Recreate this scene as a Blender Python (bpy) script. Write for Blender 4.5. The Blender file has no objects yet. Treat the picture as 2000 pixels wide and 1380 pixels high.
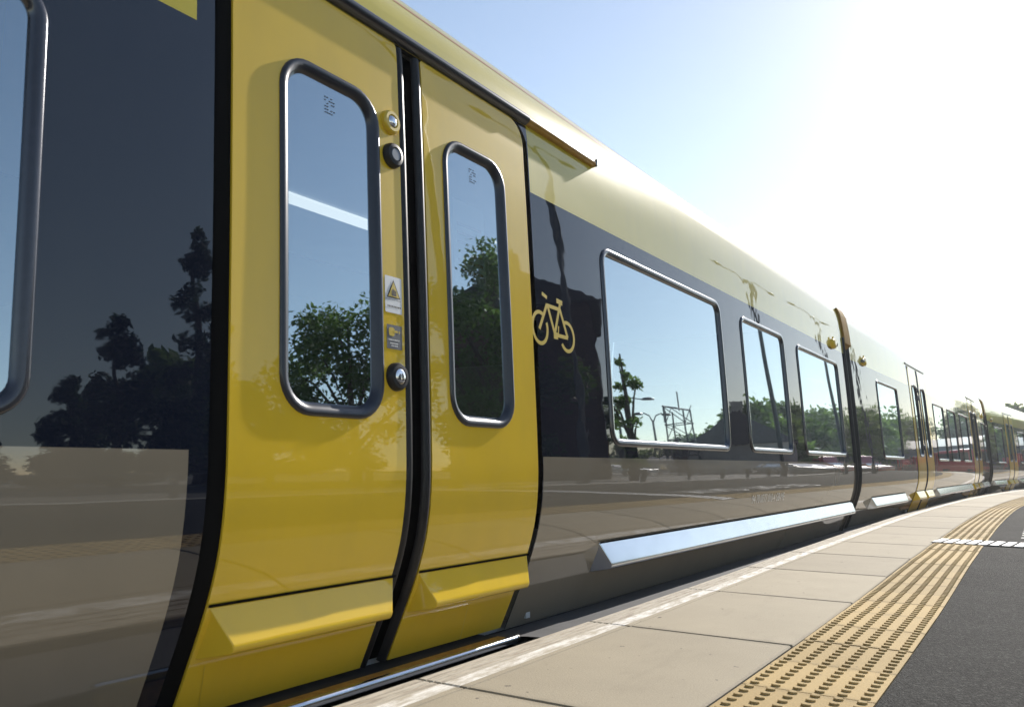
import bpy, math, random
import numpy as np
from math import sin, cos, radians, pi, atan, atan2, hypot, sqrt
from mathutils import Vector, Matrix
from mathutils.geometry import delaunay_2d_cdt

scene = bpy.context.scene
COL = scene.collection
rnd = random.Random(7)

# ------------------------------------------------------------------ camera
CAM = Vector((1.75, 0.0, 0.62))
yaw, pitch, roll = radians(33.14), radians(7.44), radians(0.40)
w = Vector((-sin(yaw)*cos(pitch), cos(yaw)*cos(pitch), sin(pitch)))
r = Vector((cos(yaw), sin(yaw), 0)); u = r.cross(w)
r, u = r*cos(roll)+u*sin(roll), -r*sin(roll)+u*cos(roll)
cd = bpy.data.cameras.new('camera'); cam = bpy.data.objects.new('camera', cd); COL.objects.link(cam)
cam.matrix_world = Matrix(((r.x, u.x, -w.x, CAM.x), (r.y, u.y, -w.y, CAM.y), (r.z, u.z, -w.z, CAM.z), (0, 0, 0, 1)))
cd.sensor_fit = 'HORIZONTAL'; cd.sensor_width = 36; cd.lens = 1635.5/2000*36
cd.clip_start = 0.02; cd.clip_end = 3000
cd.dof.use_dof = True; cd.dof.focus_distance = 4.0; cd.dof.aperture_fstop = 6.3
scene.camera = cam

# ------------------------------------------------------------------ sky, sun, exposure
SUN_AZ, SUN_EL = 2.2, 29.0            # degrees from +Y towards +X, elevation
world = bpy.data.worlds.new('World'); scene.world = world; world.use_nodes = True
wn = world.node_tree; bg = wn.nodes['Background']
sky = wn.nodes.new('ShaderNodeTexSky'); sky.sky_type = 'NISHITA'; sky.sun_disc = False
sky.sun_elevation = radians(SUN_EL); sky.sun_rotation = radians(SUN_AZ)
sky.altitude = 30; sky.air_density = 1.0; sky.dust_density = 0.22; sky.ozone_density = 1.0
tint = wn.nodes.new('ShaderNodeMix'); tint.data_type = 'RGBA'; tint.blend_type = 'MULTIPLY'; tint.inputs[0].default_value = 1
tint.inputs[7].default_value = (1.11, 1.03, .95, 1)      # white balance of the whole sky
wn.links.new(sky.outputs[0], tint.inputs[6]); wn.links.new(tint.outputs[2], bg.inputs[0]); bg.inputs[1].default_value = 0.100
sd = bpy.data.lights.new('sun', 'SUN'); sd.energy = 4.2; sd.angle = radians(0.53); sd.color = (1.0, 0.94, 0.86)
sun = bpy.data.objects.new('sun', sd); COL.objects.link(sun)
S = Vector((sin(radians(SUN_AZ))*cos(radians(SUN_EL)), cos(radians(SUN_AZ))*cos(radians(SUN_EL)), sin(radians(SUN_EL))))
sun.rotation_euler = S.to_track_quat('Z', 'Y').to_euler(); sun.location = S*60
vs = scene.view_settings; vs.view_transform = 'Standard'; vs.look = 'None'; vs.gamma = 1; vs.use_curve_mapping = False
vs.exposure = 0.82

# ------------------------------------------------------------------ materials
MATS = {}
def nodes_of(name):
    m = bpy.data.materials.new(name); m.use_nodes = True; MATS[name] = m
    nt = m.node_tree; return m, nt, nt.nodes['Principled BSDF']
def N(nt, t, **kw):
    n = nt.nodes.new(t)
    for k, v in kw.items(): setattr(n, k, v)
    return n
def coords(nt, scale=(1, 1, 1), obj=False):
    if obj:
        tc = N(nt, 'ShaderNodeTexCoord'); src = tc.outputs['Object']
    else:
        g = N(nt, 'ShaderNodeNewGeometry'); src = g.outputs['Position']
    mp = N(nt, 'ShaderNodeMapping'); mp.inputs['Scale'].default_value = scale
    nt.links.new(src, mp.inputs['Vector']); return mp.outputs[0]
def noise(nt, vec, scale, detail=3, rough=.5):
    n = N(nt, 'ShaderNodeTexNoise'); n.inputs['Scale'].default_value = scale
    n.inputs['Detail'].default_value = detail; n.inputs['Roughness'].default_value = rough
    nt.links.new(vec, n.inputs['Vector']); return n.outputs['Fac']
def ramp(nt, fac, stops):
    c = N(nt, 'ShaderNodeValToRGB'); e = c.color_ramp.elements
    e[0].position, e[0].color = stops[0][0], (*stops[0][1], 1)
    e[1].position, e[1].color = stops[1][0], (*stops[1][1], 1)
    for p, col in stops[2:]:
        x = e.new(p); x.color = (*col, 1)
    nt.links.new(fac, c.inputs[0]); return c.outputs[0]
def bump(nt, h, dist, strength=1.0):
    b = N(nt, 'ShaderNodeBump'); b.inputs['Distance'].default_value = dist; b.inputs['Strength'].default_value = strength
    nt.links.new(h, b.inputs['Height']); return b.outputs[0]
def mixc(nt, fac, a, b):
    m = N(nt, 'ShaderNodeMix', data_type='RGBA')
    nt.links.new(fac, m.inputs[0])
    for i, c in ((6, a), (7, b)):
        if isinstance(c, tuple): m.inputs[i].default_value = (*c, 1)
        else: nt.links.new(c, m.inputs[i])
    return m.outputs[2]

def paint(name, col, rough=.35, wave=.0016, coat=1.0, spec=.5, coat_ior=1.9, dirt=.06):
    m, nt, p = nodes_of(name)
    v = coords(nt, (1, 1, 1))
    v2 = coords(nt, (1, .6, 1.0))
    b1 = noise(nt, v2, 2.1, 1, .4); b2 = noise(nt, v, 8.5, 1, .4)
    ma = N(nt, 'ShaderNodeMath', operation='MULTIPLY_ADD'); ma.inputs[1].default_value = .16; nt.links.new(b2, ma.inputs[0]); nt.links.new(b1, ma.inputs[2]); big = ma.outputs[0]
    nrm = bump(nt, big, wave)
    grime = noise(nt, coords(nt, (1, 1.5, .5)), 3.0, 6, .62)
    c = mixc(nt, ramp(nt, grime, [(.42, (0, 0, 0)), (.78, (dirt*4,)*3)]), col, tuple(x*.55+.03 for x in col))
    nt.links.new(c, p.inputs['Base Color'])
    p.inputs['Roughness'].default_value = rough; p.inputs['Specular IOR Level'].default_value = spec
    p.inputs['Coat Weight'].default_value = coat; p.inputs['Coat IOR'].default_value = coat_ior
    cr = noise(nt, v, 9, 5, .6)
    nt.links.new(ramp(nt, cr, [(.35, (.008,)*3), (.75, (.03,)*3)]), p.inputs['Coat Roughness'])
    nt.links.new(nrm, p.inputs['Normal']); nt.links.new(nrm, p.inputs['Coat Normal'])
    return m
def plain(name, col, rough=.5, metal=0.0, nscale=0, namp=.25, bdist=0, spec=.5, coat=0):
    m, nt, p = nodes_of(name)
    p.inputs['Roughness'].default_value = rough; p.inputs['Metallic'].default_value = metal
    p.inputs['Specular IOR Level'].default_value = spec; p.inputs['Coat Weight'].default_value = coat
    p.inputs['Coat Roughness'].default_value = .04
    if nscale:
        n = noise(nt, coords(nt), nscale, 6, .6)
        lo = tuple(max(0, x*(1-namp)) for x in col); hi = tuple(x*(1+namp) for x in col)
        nt.links.new(ramp(nt, n, [(.3, lo), (.7, hi)]), p.inputs['Base Color'])
        if bdist: nt.links.new(bump(nt, n, bdist), p.inputs['Normal'])
    else: p.inputs['Base Color'].default_value = (*col, 1)
    return m

paint('yellow_paint', (.56, .45, .035), wave=.0020, spec=.05, coat_ior=1.5)
paint('yellow_door_paint', (.80, .53, .034), wave=.0007, spec=.05, coat_ior=1.5)
paint('dark_grey_paint', (.008, .011, .021), rough=.5, wave=.0020, spec=.0, coat_ior=1.65)
paint('light_grey_paint', (.235, .20, .150), rough=.5, wave=.0012, spec=.0)
paint('black_gloss', (.010, .010, .012), rough=.3, wave=.0004, spec=.1)
plain('rubber', (.012, .012, .014), .42, spec=.35, nscale=30, namp=.3)
plain('frame_metal', (.04, .042, .054), .22, metal=.4, nscale=60, namp=.08, coat=.6)
plain('frame_door', (.020, .022, .032), .30, metal=.2, nscale=60, namp=.08, coat=.3)
plain('silver', (.52, .56, .62), .16, metal=1.0, nscale=6, namp=.05)
plain('chrome', (.78, .78, .80), .12, metal=1.0)
plain('ochre_gutter', (.36, .19, .02), .35, nscale=12, namp=.15, coat=.3)
plain('shaded_yellow', (.30, .17, .03), .75, spec=.15, nscale=9, namp=.2)  # yellow roof piece at the joints, its shade put into the colour
plain('brown_strip', (.46, .23, .035), .55, nscale=25, namp=.3)
plain('void_black', (.004, .004, .004), .9, spec=.1)
plain('gap_dark_grey', (.06, .06, .064), .8, nscale=8, namp=.2)
plain('under_grey', (.02, .02, .021), .8, nscale=8, namp=.4)
plain('interior_grey', (.48, .49, .50), .6, nscale=4, namp=.08)
plain('seat_fabric', (.05, .05, .06), .9, nscale=40, namp=.4)
plain('white_print', (.78, .78, .78), .45)
plain('black_print', (.012, .012, .012), .5)
plain('grey_print', (.12, .12, .125), .4, coat=.5)
plain('yellow_print', (.66, .46, .03), .35, coat=.6)
plain('text_print', (.85, .83, .79), .5, coat=.8)
plain('red_line', (.42, .05, .03), .4)
plain('blue_button', (.10, .12, .15), .3, coat=.5)

m, nt, p = nodes_of('ceiling_light'); p.inputs['Emission Color'].default_value = (1, .97, .85, 1); p.inputs['Emission Strength'].default_value = 1.6
# window glass: coated pane, strong mirror reflection over a dark see-through tint
def glass(name, base, tint, gcol, wave):
    m, nt, p = nodes_of(name); nt.nodes.remove(p)
    out = nt.nodes['Material Output']
    tr = N(nt, 'ShaderNodeBsdfTransparent'); tr.inputs[0].default_value = (*tint, 1)
    gl = N(nt, 'ShaderNodeBsdfGlossy'); gl.inputs['Roughness'].default_value = .012; gl.inputs[0].default_value = (*gcol, 1)
    nrm = bump(nt, noise(nt, coords(nt, (1, .7, 1)), 1.3, 0, .3), wave)
    nt.links.new(nrm, gl.inputs['Normal'])
    fr = N(nt, 'ShaderNodeFresnel'); fr.inputs[0].default_value = 1.55
    ma = N(nt, 'ShaderNodeMath', operation='MULTIPLY_ADD'); ma.inputs[1].default_value = 1-base; ma.inputs[2].default_value = base
    nt.links.new(fr.outputs[0], ma.inputs[0])
    mx = N(nt, 'ShaderNodeMixShader'); nt.links.new(ma.outputs[0], mx.inputs[0])
    nt.links.new(tr.outputs[0], mx.inputs[1]); nt.links.new(gl.outputs[0], mx.inputs[2])
    nt.links.new(mx.outputs[0], out.inputs[0]); return m
glass('window_glass', .44, (.34, .38, .40), (.79, .92, 1.0), .0009)
glass('car_glass', .15, (.15, .17, .17), (1, 1, 1), .0)

# ground materials
def concrete(name, col, spots=True, joint=0):
    m, nt, p = nodes_of(name)
    v = coords(nt)
    a = noise(nt, v, 2.2, 6, .65); b = noise(nt, v, 160, 2, .7)
    base = ramp(nt, a, [(.28, tuple(x*.84 for x in col)), (.72, tuple(x*1.08 for x in col))])
    fine = ramp(nt, b, [(.3, tuple(x*.80 for x in col)), (.7, tuple(x*1.12 for x in col))])
    mm = N(nt, 'ShaderNodeMix', data_type='RGBA'); mm.inputs[0].default_value = .45
    nt.links.new(base, mm.inputs[6]); nt.links.new(fine, mm.inputs[7]); c = mm.outputs[2]
    st = noise(nt, coords(nt, (1, .35, 1)), 5.0, 5, .7)
    c = mixc(nt, ramp(nt, st, [(.56, (0,)*3), (.80, (.55,)*3)]), c, tuple(x*.66 for x in col))
    if spots:
        sp = noise(nt, v, 26, 2, .5)
        c = mixc(nt, ramp(nt, sp, [(.715, (0,)*3), (.745, (.8,)*3)]), c, (.06, .05, .045))
    if joint:
        tc = N(nt, 'ShaderNodeTexCoord'); sx = N(nt, 'ShaderNodeSeparateXYZ'); nt.links.new(tc.outputs['Object'], sx.inputs[0])
        ab = N(nt, 'ShaderNodeMath', operation='ABSOLUTE'); nt.links.new(sx.outputs[1], ab.inputs[0])
        jn = N(nt, 'ShaderNodeMath', operation='MULTIPLY_ADD'); jn.inputs[1].default_value = .07; nt.links.new(st, jn.inputs[0]); nt.links.new(ab.outputs[0], jn.inputs[2])
        c = mixc(nt, ramp(nt, jn.outputs[0], [(joint-.018, (0,)*3), (joint+.035, (.62,)*3)]), c, tuple(x*.42 for x in col))
    oi = N(nt, 'ShaderNodeObjectInfo'); hs = N(nt, 'ShaderNodeHueSaturation'); mr = N(nt, 'ShaderNodeMapRange')
    mr.inputs['To Min'].default_value = .88; mr.inputs['To Max'].default_value = 1.10
    nt.links.new(oi.outputs['Random'], mr.inputs['Value']); nt.links.new(mr.outputs[0], hs.inputs['Value']); nt.links.new(c, hs.inputs['Color']); c = hs.outputs[0]
    nt.links.new(c, p.inputs['Base Color']); p.inputs['Roughness'].default_value = .85; p.inputs['Specular IOR Level'].default_value = .25
    nt.links.new(bump(nt, b, .0012), p.inputs['Normal']); return m
concrete('coping_stone', (.36, .308, .222), joint=.555)
concrete('tactile_yellow', (.45, .32, .135), spots=True, joint=.200)
concrete('kerb_pale', (.55, .53, .48), False)
concrete('ledge_concrete', (.10, .10, .10), False)
m, nt, p = nodes_of('worn_white_paint')
v = coords(nt, (1, .22, 1)); n1 = noise(nt, v, 30, 6, .72)
c = mixc(nt, ramp(nt, n1, [(.40, (0,)*3), (.60, (1,)*3)]), (.40, .345, .26), (.74, .71, .66))
nt.links.new(c, p.inputs['Base Color']); p.inputs['Roughness'].default_value = .8
m, nt, p = nodes_of('grooved_nosing')
v = coords(nt, (1, .12, 1)); n1 = noise(nt, v, 60, 5, .7); n2 = noise(nt, coords(nt), 140, 2, .6)
c = ramp(nt, n1, [(.30, (.25, .20, .145)), (.52, (.43, .375, .29)), (.75, (.53, .48, .40))])
nt.links.new(c, p.inputs['Base Color']); p.inputs['Roughness'].default_value = .85
nt.links.new(bump(nt, n2, .001), p.inputs['Normal'])
m, nt, p = nodes_of('asphalt')
v = coords(nt); vo = N(nt, 'ShaderNodeTexVoronoi'); vo.inputs['Scale'].default_value = 150; nt.links.new(v, vo.inputs['Vector'])
n1 = noise(nt, v, 1.4, 8, .7); n2 = noise(nt, v, 95, 4, .75)
c1 = ramp(nt, n2, [(.32, (.004, .004, .004)), (.53, (.028, .028, .027)), (.70, (.18, .176, .165))])
c2 = ramp(nt, n1, [(.32, (.018, .018, .017)), (.68, (.060, .059, .055))])
mm = N(nt, 'ShaderNodeMix', data_type='RGBA'); mm.inputs[0].default_value = .4
nt.links.new(c1, mm.inputs[6]); nt.links.new(c2, mm.inputs[7]); nt.links.new(mm.outputs[2], p.inputs['Base Color'])
p.inputs['Roughness'].default_value = .92; p.inputs['Specular IOR Level'].default_value = .1
nt.links.new(bump(nt, vo.outputs['Distance'], .004), p.inputs['Normal'])
m, nt, p = nodes_of('car_park_tarmac')
nt.links.new(ramp(nt, noise(nt, coords(nt), 1.2, 6, .6), [(.3, (.075, .075, .077)), (.7, (.125, .124, .122))]), p.inputs['Base Color']); p.inputs['Roughness'].default_value = .9
m, nt, p = nodes_of('ballast')
vo = N(nt, 'ShaderNodeTexVoronoi'); vo.inputs['Scale'].default_value = 18; nt.links.new(coords(nt), vo.inputs['Vector'])
nt.links.new(ramp(nt, vo.outputs['Distance'], [(.0, (.16, .145, .125)), (.7, (.03, .028, .025))]), p.inputs['Base Color']); p.inputs['Roughness'].default_value = .95
nt.links.new(bump(nt, vo.outputs['Distance'], .04), p.inputs['Normal'])
m, nt, p = nodes_of('meadow')
nt.links.new(ramp(nt, noise(nt, coords(nt), .6, 8, .7), [(.3, (.03, .05, .015)), (.7, (.08, .10, .035))]), p.inputs['Base Color']); p.inputs['Roughness'].default_value = .95
plain('painted_white', (.60, .60, .60), .6, nscale=14, namp=.12)
plain('road_white', (.70, .70, .68), .7, nscale=40, namp=.25)
plain('rail_steel', (.25, .22, .2), .35, metal=.9, nscale=10, namp=.3)
def leafmat(name, a, b):
    m, nt, p = nodes_of(name)
    c = ramp(nt, noise(nt, coords(nt), 1.8, 4, .6), [(.3, a), (.7, b)])
    nt.links.new(c, p.inputs['Base Color'])
    p.inputs['Roughness'].default_value = .55
    p.inputs['Specular IOR Level'].default_value = .3
    tl = N(nt, 'ShaderNodeBsdfTranslucent'); hs = N(nt, 'ShaderNodeHueSaturation'); hs.inputs['Value'].default_value = 1.7; hs.inputs['Hue'].default_value = .485
    nt.links.new(c, hs.inputs['Color']); nt.links.new(hs.outputs[0], tl.inputs[0])
    mx = N(nt, 'ShaderNodeMixShader'); mx.inputs[0].default_value = .45
    nt.links.new(p.outputs[0], mx.inputs[1]); nt.links.new(tl.outputs[0], mx.inputs[2]); nt.links.new(mx.outputs[0], nt.nodes['Material Output'].inputs[0])
    return m
leafmat('leaf_green', (.030, .065, .014), (.085, .15, .03))
leafmat('leaf_fresh', (.05, .10, .02), (.13, .22, .045))
leafmat('leaf_conifer', (.014, .032, .014), (.040, .070, .028))
plain('bark', (.06, .045, .032), .9, nscale=12, namp=.4, bdist=.02)
plain('brick_wall', (.10, .055, .040), .85, nscale=9, namp=.35)
plain('render_wall', (.42, .40, .36), .85, nscale=3, namp=.12)
plain('grey_cladding', (.13, .16, .20), .6, nscale=3, namp=.15)
plain('roof_slate', (.05, .05, .056), .7, nscale=7, namp=.3)
plain('lamp_grey', (.11, .115, .12), .45, metal=.5, nscale=5, namp=.15)
plain('fence_steel', (.16, .17, .17), .5, metal=.4)
plain('red_car_paint', (.50, .018, .018), .3, coat=1)
plain('grey_car_paint', (.14, .145, .155), .3, metal=.3, coat=1)
plain('white_car_paint', (.7, .7, .7), .3, coat=1)
plain('tyre', (.012, .012, .012), .9)
plain('headlight', (.75, .75, .75), .15, metal=.3)

# ------------------------------------------------------------------ mesh helpers
class MB:
    def __init__(s): s.v = []; s.f = []; s.n = []; s.mi = []
    def add(s, vs, fs, ns=None, mi=0):
        o = len(s.v); s.v += [tuple(x) for x in vs]; s.f += [tuple(i+o for i in f) for f in fs]; s.mi += [mi]*len(fs)
        s.n += [tuple(x) for x in ns] if ns is not None else [None]*len(vs)
    def poly(s, pts, mi=0):
        s.add(pts, [tuple(range(len(pts)))], None, mi)
    def box(s, a, b, mi=0):
        x0, y0, z0 = a; x1, y1, z1 = b
        V = [(x0,y0,z0),(x1,y0,z0),(x1,y1,z0),(x0,y1,z0),(x0,y0,z1),(x1,y0,z1),(x1,y1,z1),(x0,y1,z1)]
        s.add(V, [(0,3,2,1),(4,5,6,7),(0,1,5,4),(1,2,6,5),(2,3,7,6),(3,0,4,7)], None, mi)
    def tube(s, pts, rads, n=10, caps=True, mi=0):
        pts = [Vector(p) for p in pts]; V = []; F = []
        up = Vector((0, 0, 1))
        for i, p in enumerate(pts):
            d = (pts[min(i+1, len(pts)-1)]-pts[max(i-1, 0)]).normalized()
            a = d.cross(up if abs(d.z) < .95 else Vector((1, 0, 0))).normalized(); b = a.cross(d).normalized()
            rr = rads[i] if hasattr(rads, '__len__') else rads
            for k in range(n):
                t = 2*pi*k/n; V.append(p+a*cos(t)*rr+b*sin(t)*rr)
        for i in range(len(pts)-1):
            for k in range(n):
                F.append((i*n+k, i*n+(k+1) % n, (i+1)*n+(k+1) % n, (i+1)*n+k))
        if caps:
            F.append(tuple(range(n))); F.append(tuple((len(pts)-1)*n+k for k in reversed(range(n))))
        s.add(V, F, None, mi)
    def build(s, name, mats, parent=None, sharp=35):
        me = bpy.data.meshes.new(name); me.from_pydata(s.v, [], s.f)
        if isinstance(mats, str): mats = [mats]
        for m in mats: me.materials.append(MATS[m])
        if len(mats) > 1: me.polygons.foreach_set('material_index', s.mi)
        me.polygons.foreach_set('use_smooth', [True]*len(me.polygons))
        if s.n and all(x is not None for x in s.n): me.normals_split_custom_set_from_vertices(s.n)
        else: me.set_sharp_from_angle(angle=radians(sharp))
        me.update(); return link(name, me, parent)
def link(name, me, parent=None, loc=None, rz=0):
    o = bpy.data.objects.new(name, me); COL.objects.link(o)
    if parent is not None: o.parent = parent
    if loc is not None: o.location = loc
    if rz: o.rotation_euler = (0, 0, rz)
    return o
def empty(name, loc=(0, 0, 0), rz=0):
    o = bpy.data.objects.new(name, None); COL.objects.link(o); o.location = loc; o.rotation_euler = (0, 0, rz); o.empty_display_size = .2
    return o
def tag(o, label, cat=None, group=None, kind=None):
    if label: o['label'] = label
    if cat: o['category'] = cat
    if group: o['group'] = group
    if kind: o['kind'] = kind
    return o

# ------------------------------------------------------------------ train side profile
PZ = [-.30, -.10, .095, .26, .36, .46, .57, .70, .90, 1.15, 1.47, 1.80, 2.06, 2.16]
PX = [-.292, -.206, -.120, -.052, -.022, -.0060, -.0005, -.0045, -.0145, -.0285, -.0490, -.0720, -.0950, -.113]
_T = []
for i in range(len(PZ)):
    if i == 0: _T.append((PX[1]-PX[0])/(PZ[1]-PZ[0]))
    elif i == len(PZ)-1: _T.append(-.23)
    else:
        h0, h1 = PZ[i]-PZ[i-1], PZ[i+1]-PZ[i]; d0, d1 = (PX[i]-PX[i-1])/h0, (PX[i+1]-PX[i])/h1
        _T.append((d0*h1+d1*h0)/(h0+h1))
def wx(z):
    if z <= PZ[0]: return PX[0]+_T[0]*(z-PZ[0])
    if z >= PZ[-1]: return PX[-1]+_T[-1]*(z-PZ[-1])
    i = 0
    while z > PZ[i+1]: i += 1
    h = PZ[i+1]-PZ[i]; t = (z-PZ[i])/h
    return ((2*t**3-3*t*t+1)*PX[i]+(t**3-2*t*t+t)*h*_T[i]+(-2*t**3+3*t*t)*PX[i+1]+(t**3-t*t)*h*_T[i+1])
def wd(z): return (wx(z+.03)-wx(z-.03))/.06
def nrm(z):
    n = Vector((1, 0, -wd(z))); n.normalize(); return n
def surf(Y, z, off=0.0):
    n = nrm(z); return Vector((wx(z)+n.x*off, Y, z+n.z*off))
ROOF = [(2.16, -.113), (2.24, -.145), (2.326, -.205), (2.395, -.30), (2.455, -.45), (2.50, -.70), (2.525, -1.05), (2.53, -1.40)]
def roofcurve():
    P = [(2.06, -.095)]+ROOF+[(2.525, -1.75)]; out = []
    for i in range(1, len(P)-2):
        for k in range(7):
            t = k/7; q = []
            for j in (0, 1):
                a, b, c, d = P[i-1][j], P[i][j], P[i+1][j], P[i+2][j]
                q.append(.5*((2*b)+(-a+c)*t+(2*a-5*b+4*c-d)*t*t+(-a+3*b-3*c+d)*t**3))
            out.append((q[1], q[0]))
    out.append((-1.40, 2.53)); return out     # (x,z)
RC = roofcurve()

def rrect(Y0, Y1, z0, z1, rad, n=7):
    if not hasattr(rad, '__len__'): rad = (rad,)*4          # bl, br, tr, tl
    out = []
    for (cy, cz, a0, rr) in ((Y0+rad[0], z0+rad[0], pi, rad[0]), (Y1-rad[1], z0+rad[1], 1.5*pi, rad[1]),
                             (Y1-rad[2], z1-rad[2], 0, rad[2]), (Y0+rad[3], z1-rad[3], .5*pi, rad[3])):
        if rr < 1e-4: out.append((cy, cz)); continue
        for k in range(n+1):
            a = a0+.5*pi*k/n; out.append((cy+rr*cos(a), cz+rr*sin(a)))
    return out
def inpoly(p, P):
    x, y = p; c = False; j = len(P)-1
    for i in range(len(P)):
        if (P[i][1] > y) != (P[j][1] > y) and x < (P[j][0]-P[i][0])*(y-P[i][1])/(P[j][1]-P[i][1])+P[i][0]: c = not c
        j = i
    return c
def panel(mb, outline, holes=(), off=0.0, skirt=0.0, mi=0, dz=.05, flat=False):
    """a sheet on the body profile, cut to the outline, with openings; skirt turns its edges inwards"""
    V = []; Ed = []
    def loop(L):
        o = len(V); V.extend(Vector(q) for q in L); Ed.extend((o+i, o+(i+1) % len(L)) for i in range(len(L)))
    loop(outline)
    for h in holes: loop(h)
    ys = [q[0] for q in outline]; zs = [q[1] for q in outline]
    y0, y1, z0, z1 = min(ys), max(ys), min(zs), max(zs)
    nrow = max(1, int((z1-z0)/dz))
    for k in range(1, nrow):
        z = z0+(z1-z0)*k/nrow+.0007; o = len(V); V.append(Vector((y0-.01, z))); V.append(Vector((y1+.01, z))); Ed.append((o, o+1))
    res = delaunay_2d_cdt(V, Ed, [], 0, 1e-5)
    vv, ff = res[0], res[2]; keep = []
    for f in ff:
        c = (sum(vv[i][0] for i in f)/3, sum(vv[i][1] for i in f)/3)
        if inpoly(c, outline) and not any(inpoly(c, h) for h in holes): keep.append(f)
    used = sorted({i for f in keep for i in f}); idx = {a: b for b, a in enumerate(used)}
    pts = [surf(vv[i][0], vv[i][1], off) for i in used]; ns = [nrm(vv[i][1]) for i in used]
    F = []
    for f in keep:
        a, b, c = (vv[i] for i in f)
        ccw = (b[0]-a[0])*(c[1]-a[1])-(b[1]-a[1])*(c[0]-a[0]) > 0
        g = [idx[i] for i in f]; F.append(tuple(g if ccw else g[::-1]))
    mb.add(pts, F, ns, mi)
    if skirt:
        L = []
        for i, q in enumerate(outline):
            a, b = q, outline[(i+1) % len(outline)]; n = max(1, int(abs(b[1]-a[1])/.06))
            for k in range(n): L.append((a[0]+(b[0]-a[0])*k/n, a[1]+(b[1]-a[1])*k/n))
        for i in range(len(L)):
            a, b = L[i], L[(i+1) % len(L)]
            q = [surf(a[0], a[1], off-skirt), surf(b[0], b[1], off-skirt), surf(b[0], b[1], off), surf(a[0], a[1], off)]
            nn = (q[1]-q[0]).cross(q[3]-q[0])
            if nn.length < 1e-12: continue
            nn.normalize(); mb.add(q, [(0, 1, 2, 3)], [nn]*4, mi)
def ring(mb, rect, rad, prof, mi=0, sub=16):
    """window frame: rounded-rectangle loops, prof = [(inset, height)]"""
    loops = []
    for t, h in prof:
        L = rrect(rect[0]+t, rect[1]-t, rect[2]+t, rect[3]-t, max(.004, rad-t), 7)
        D = []
        for i in range(len(L)):
            a, b = L[i], L[(i+1) % len(L)]; n = sub if hypot(b[0]-a[0], b[1]-a[1]) > .15 else 1
            for k in range(n): D.append((a[0]+(b[0]-a[0])*k/n, a[1]+(b[1]-a[1])*k/n))
        loops.append([surf(y, z, h) for y, z in D])
    n = len(loops[0]); V = [p for L in loops for p in L]; F = []
    for i in range(len(loops)-1):
        for k in range(n): F.append((i*n+k, i*n+(k+1) % n, (i+1)*n+(k+1) % n, (i+1)*n+k))
    mb.add(V, F, None, mi)
def bead(mb, Y, z0, z1, width, height, off=0.0, mi=0, n=8, dz=.05):
    """half-round rubber running up the body side"""
    k = max(2, int((z1-z0)/dz)); V = []; F = []
    for i in range(k+1):
        z = z0+(z1-z0)*i/k
        for j in range(n+1):
            a = pi*j/n; V.append(surf(Y-width/2*cos(a), z, off+height*sin(a)))
    m1 = n+1
    for i in range(k):
        for j in range(n): F.append((i*m1+j, i*m1+j+1, (i+1)*m1+j+1, (i+1)*m1+j))
    mb.add(V, F, None, mi)
def sweepY(mb, sec, Y0, Y1, closed=True, caps=True, mi=0):
    n = len(sec); V = [(x, Y0, z) for x, z in sec]+[(x, Y1, z) for x, z in sec]
    F = [(i, (i+1) % n, n+(i+1) % n, n+i) for i in range(n if closed else n-1)]
    if caps: F += [tuple(reversed(range(n))), tuple(range(n, 2*n))]
    mb.add(V, F, None, mi)
def disc(mb, Y, z, prof, n=28, mi=0, off=0.0):
    """round fitting standing off the body, prof = [(radius, height)] from rim to centre"""
    c = surf(Y, z, off); nn = nrm(z); a = Vector((0, 1, 0)); b = nn.cross(a).normalized()*-1
    V = []; F = []
    for rr, h in prof:
        for k in range(n):
            t = 2*pi*k/n; V.append(c+a*cos(t)*rr+b*sin(t)*rr+nn*h)
    for i in range(len(prof)-1):
        for k in range(n): F.append((i*n+k, i*n+(k+1) % n, (i+1)*n+(k+1) % n, (i+1)*n+k))
    F.append(tuple((len(prof)-1)*n+k for k in range(n)))
    mb.add(V, F, None, mi)
def flat(mb, pts, off, mi=0):
    mb.add([surf(y, z, off) for y, z in pts], [tuple(range(len(pts)))], [nrm(z) for y, z in pts], mi)
def stroke(mb, a, b, wd_, off, mi=0):
    dy, dz = b[0]-a[0], b[1]-a[1]; L = hypot(dy, dz); ny, nz = -dz/L*wd_/2, dy/L*wd_/2
    flat(mb, [(a[0]-ny, a[1]-nz), (b[0]-ny, b[1]-nz), (b[0]+ny, b[1]+nz), (a[0]+ny, a[1]+nz)], off, mi)
def arc(mb, c, ry, rz, wd_, a0, a1, off, n=28, mi=0):
    for k in range(n):
        t0, t1 = a0+(a1-a0)*k/n, a0+(a1-a0)*(k+1)/n
        flat(mb, [(c[0]+(ry-wd_/2)*cos(t0), c[1]+(rz-wd_/2)*sin(t0)), (c[0]+(ry+wd_/2)*cos(t0), c[1]+(rz+wd_/2)*sin(t0)),
                  (c[0]+(ry+wd_/2)*cos(t1), c[1]+(rz+wd_/2)*sin(t1)), (c[0]+(ry-wd_/2)*cos(t1), c[1]+(rz-wd_/2)*sin(t1))], off, mi)

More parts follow.
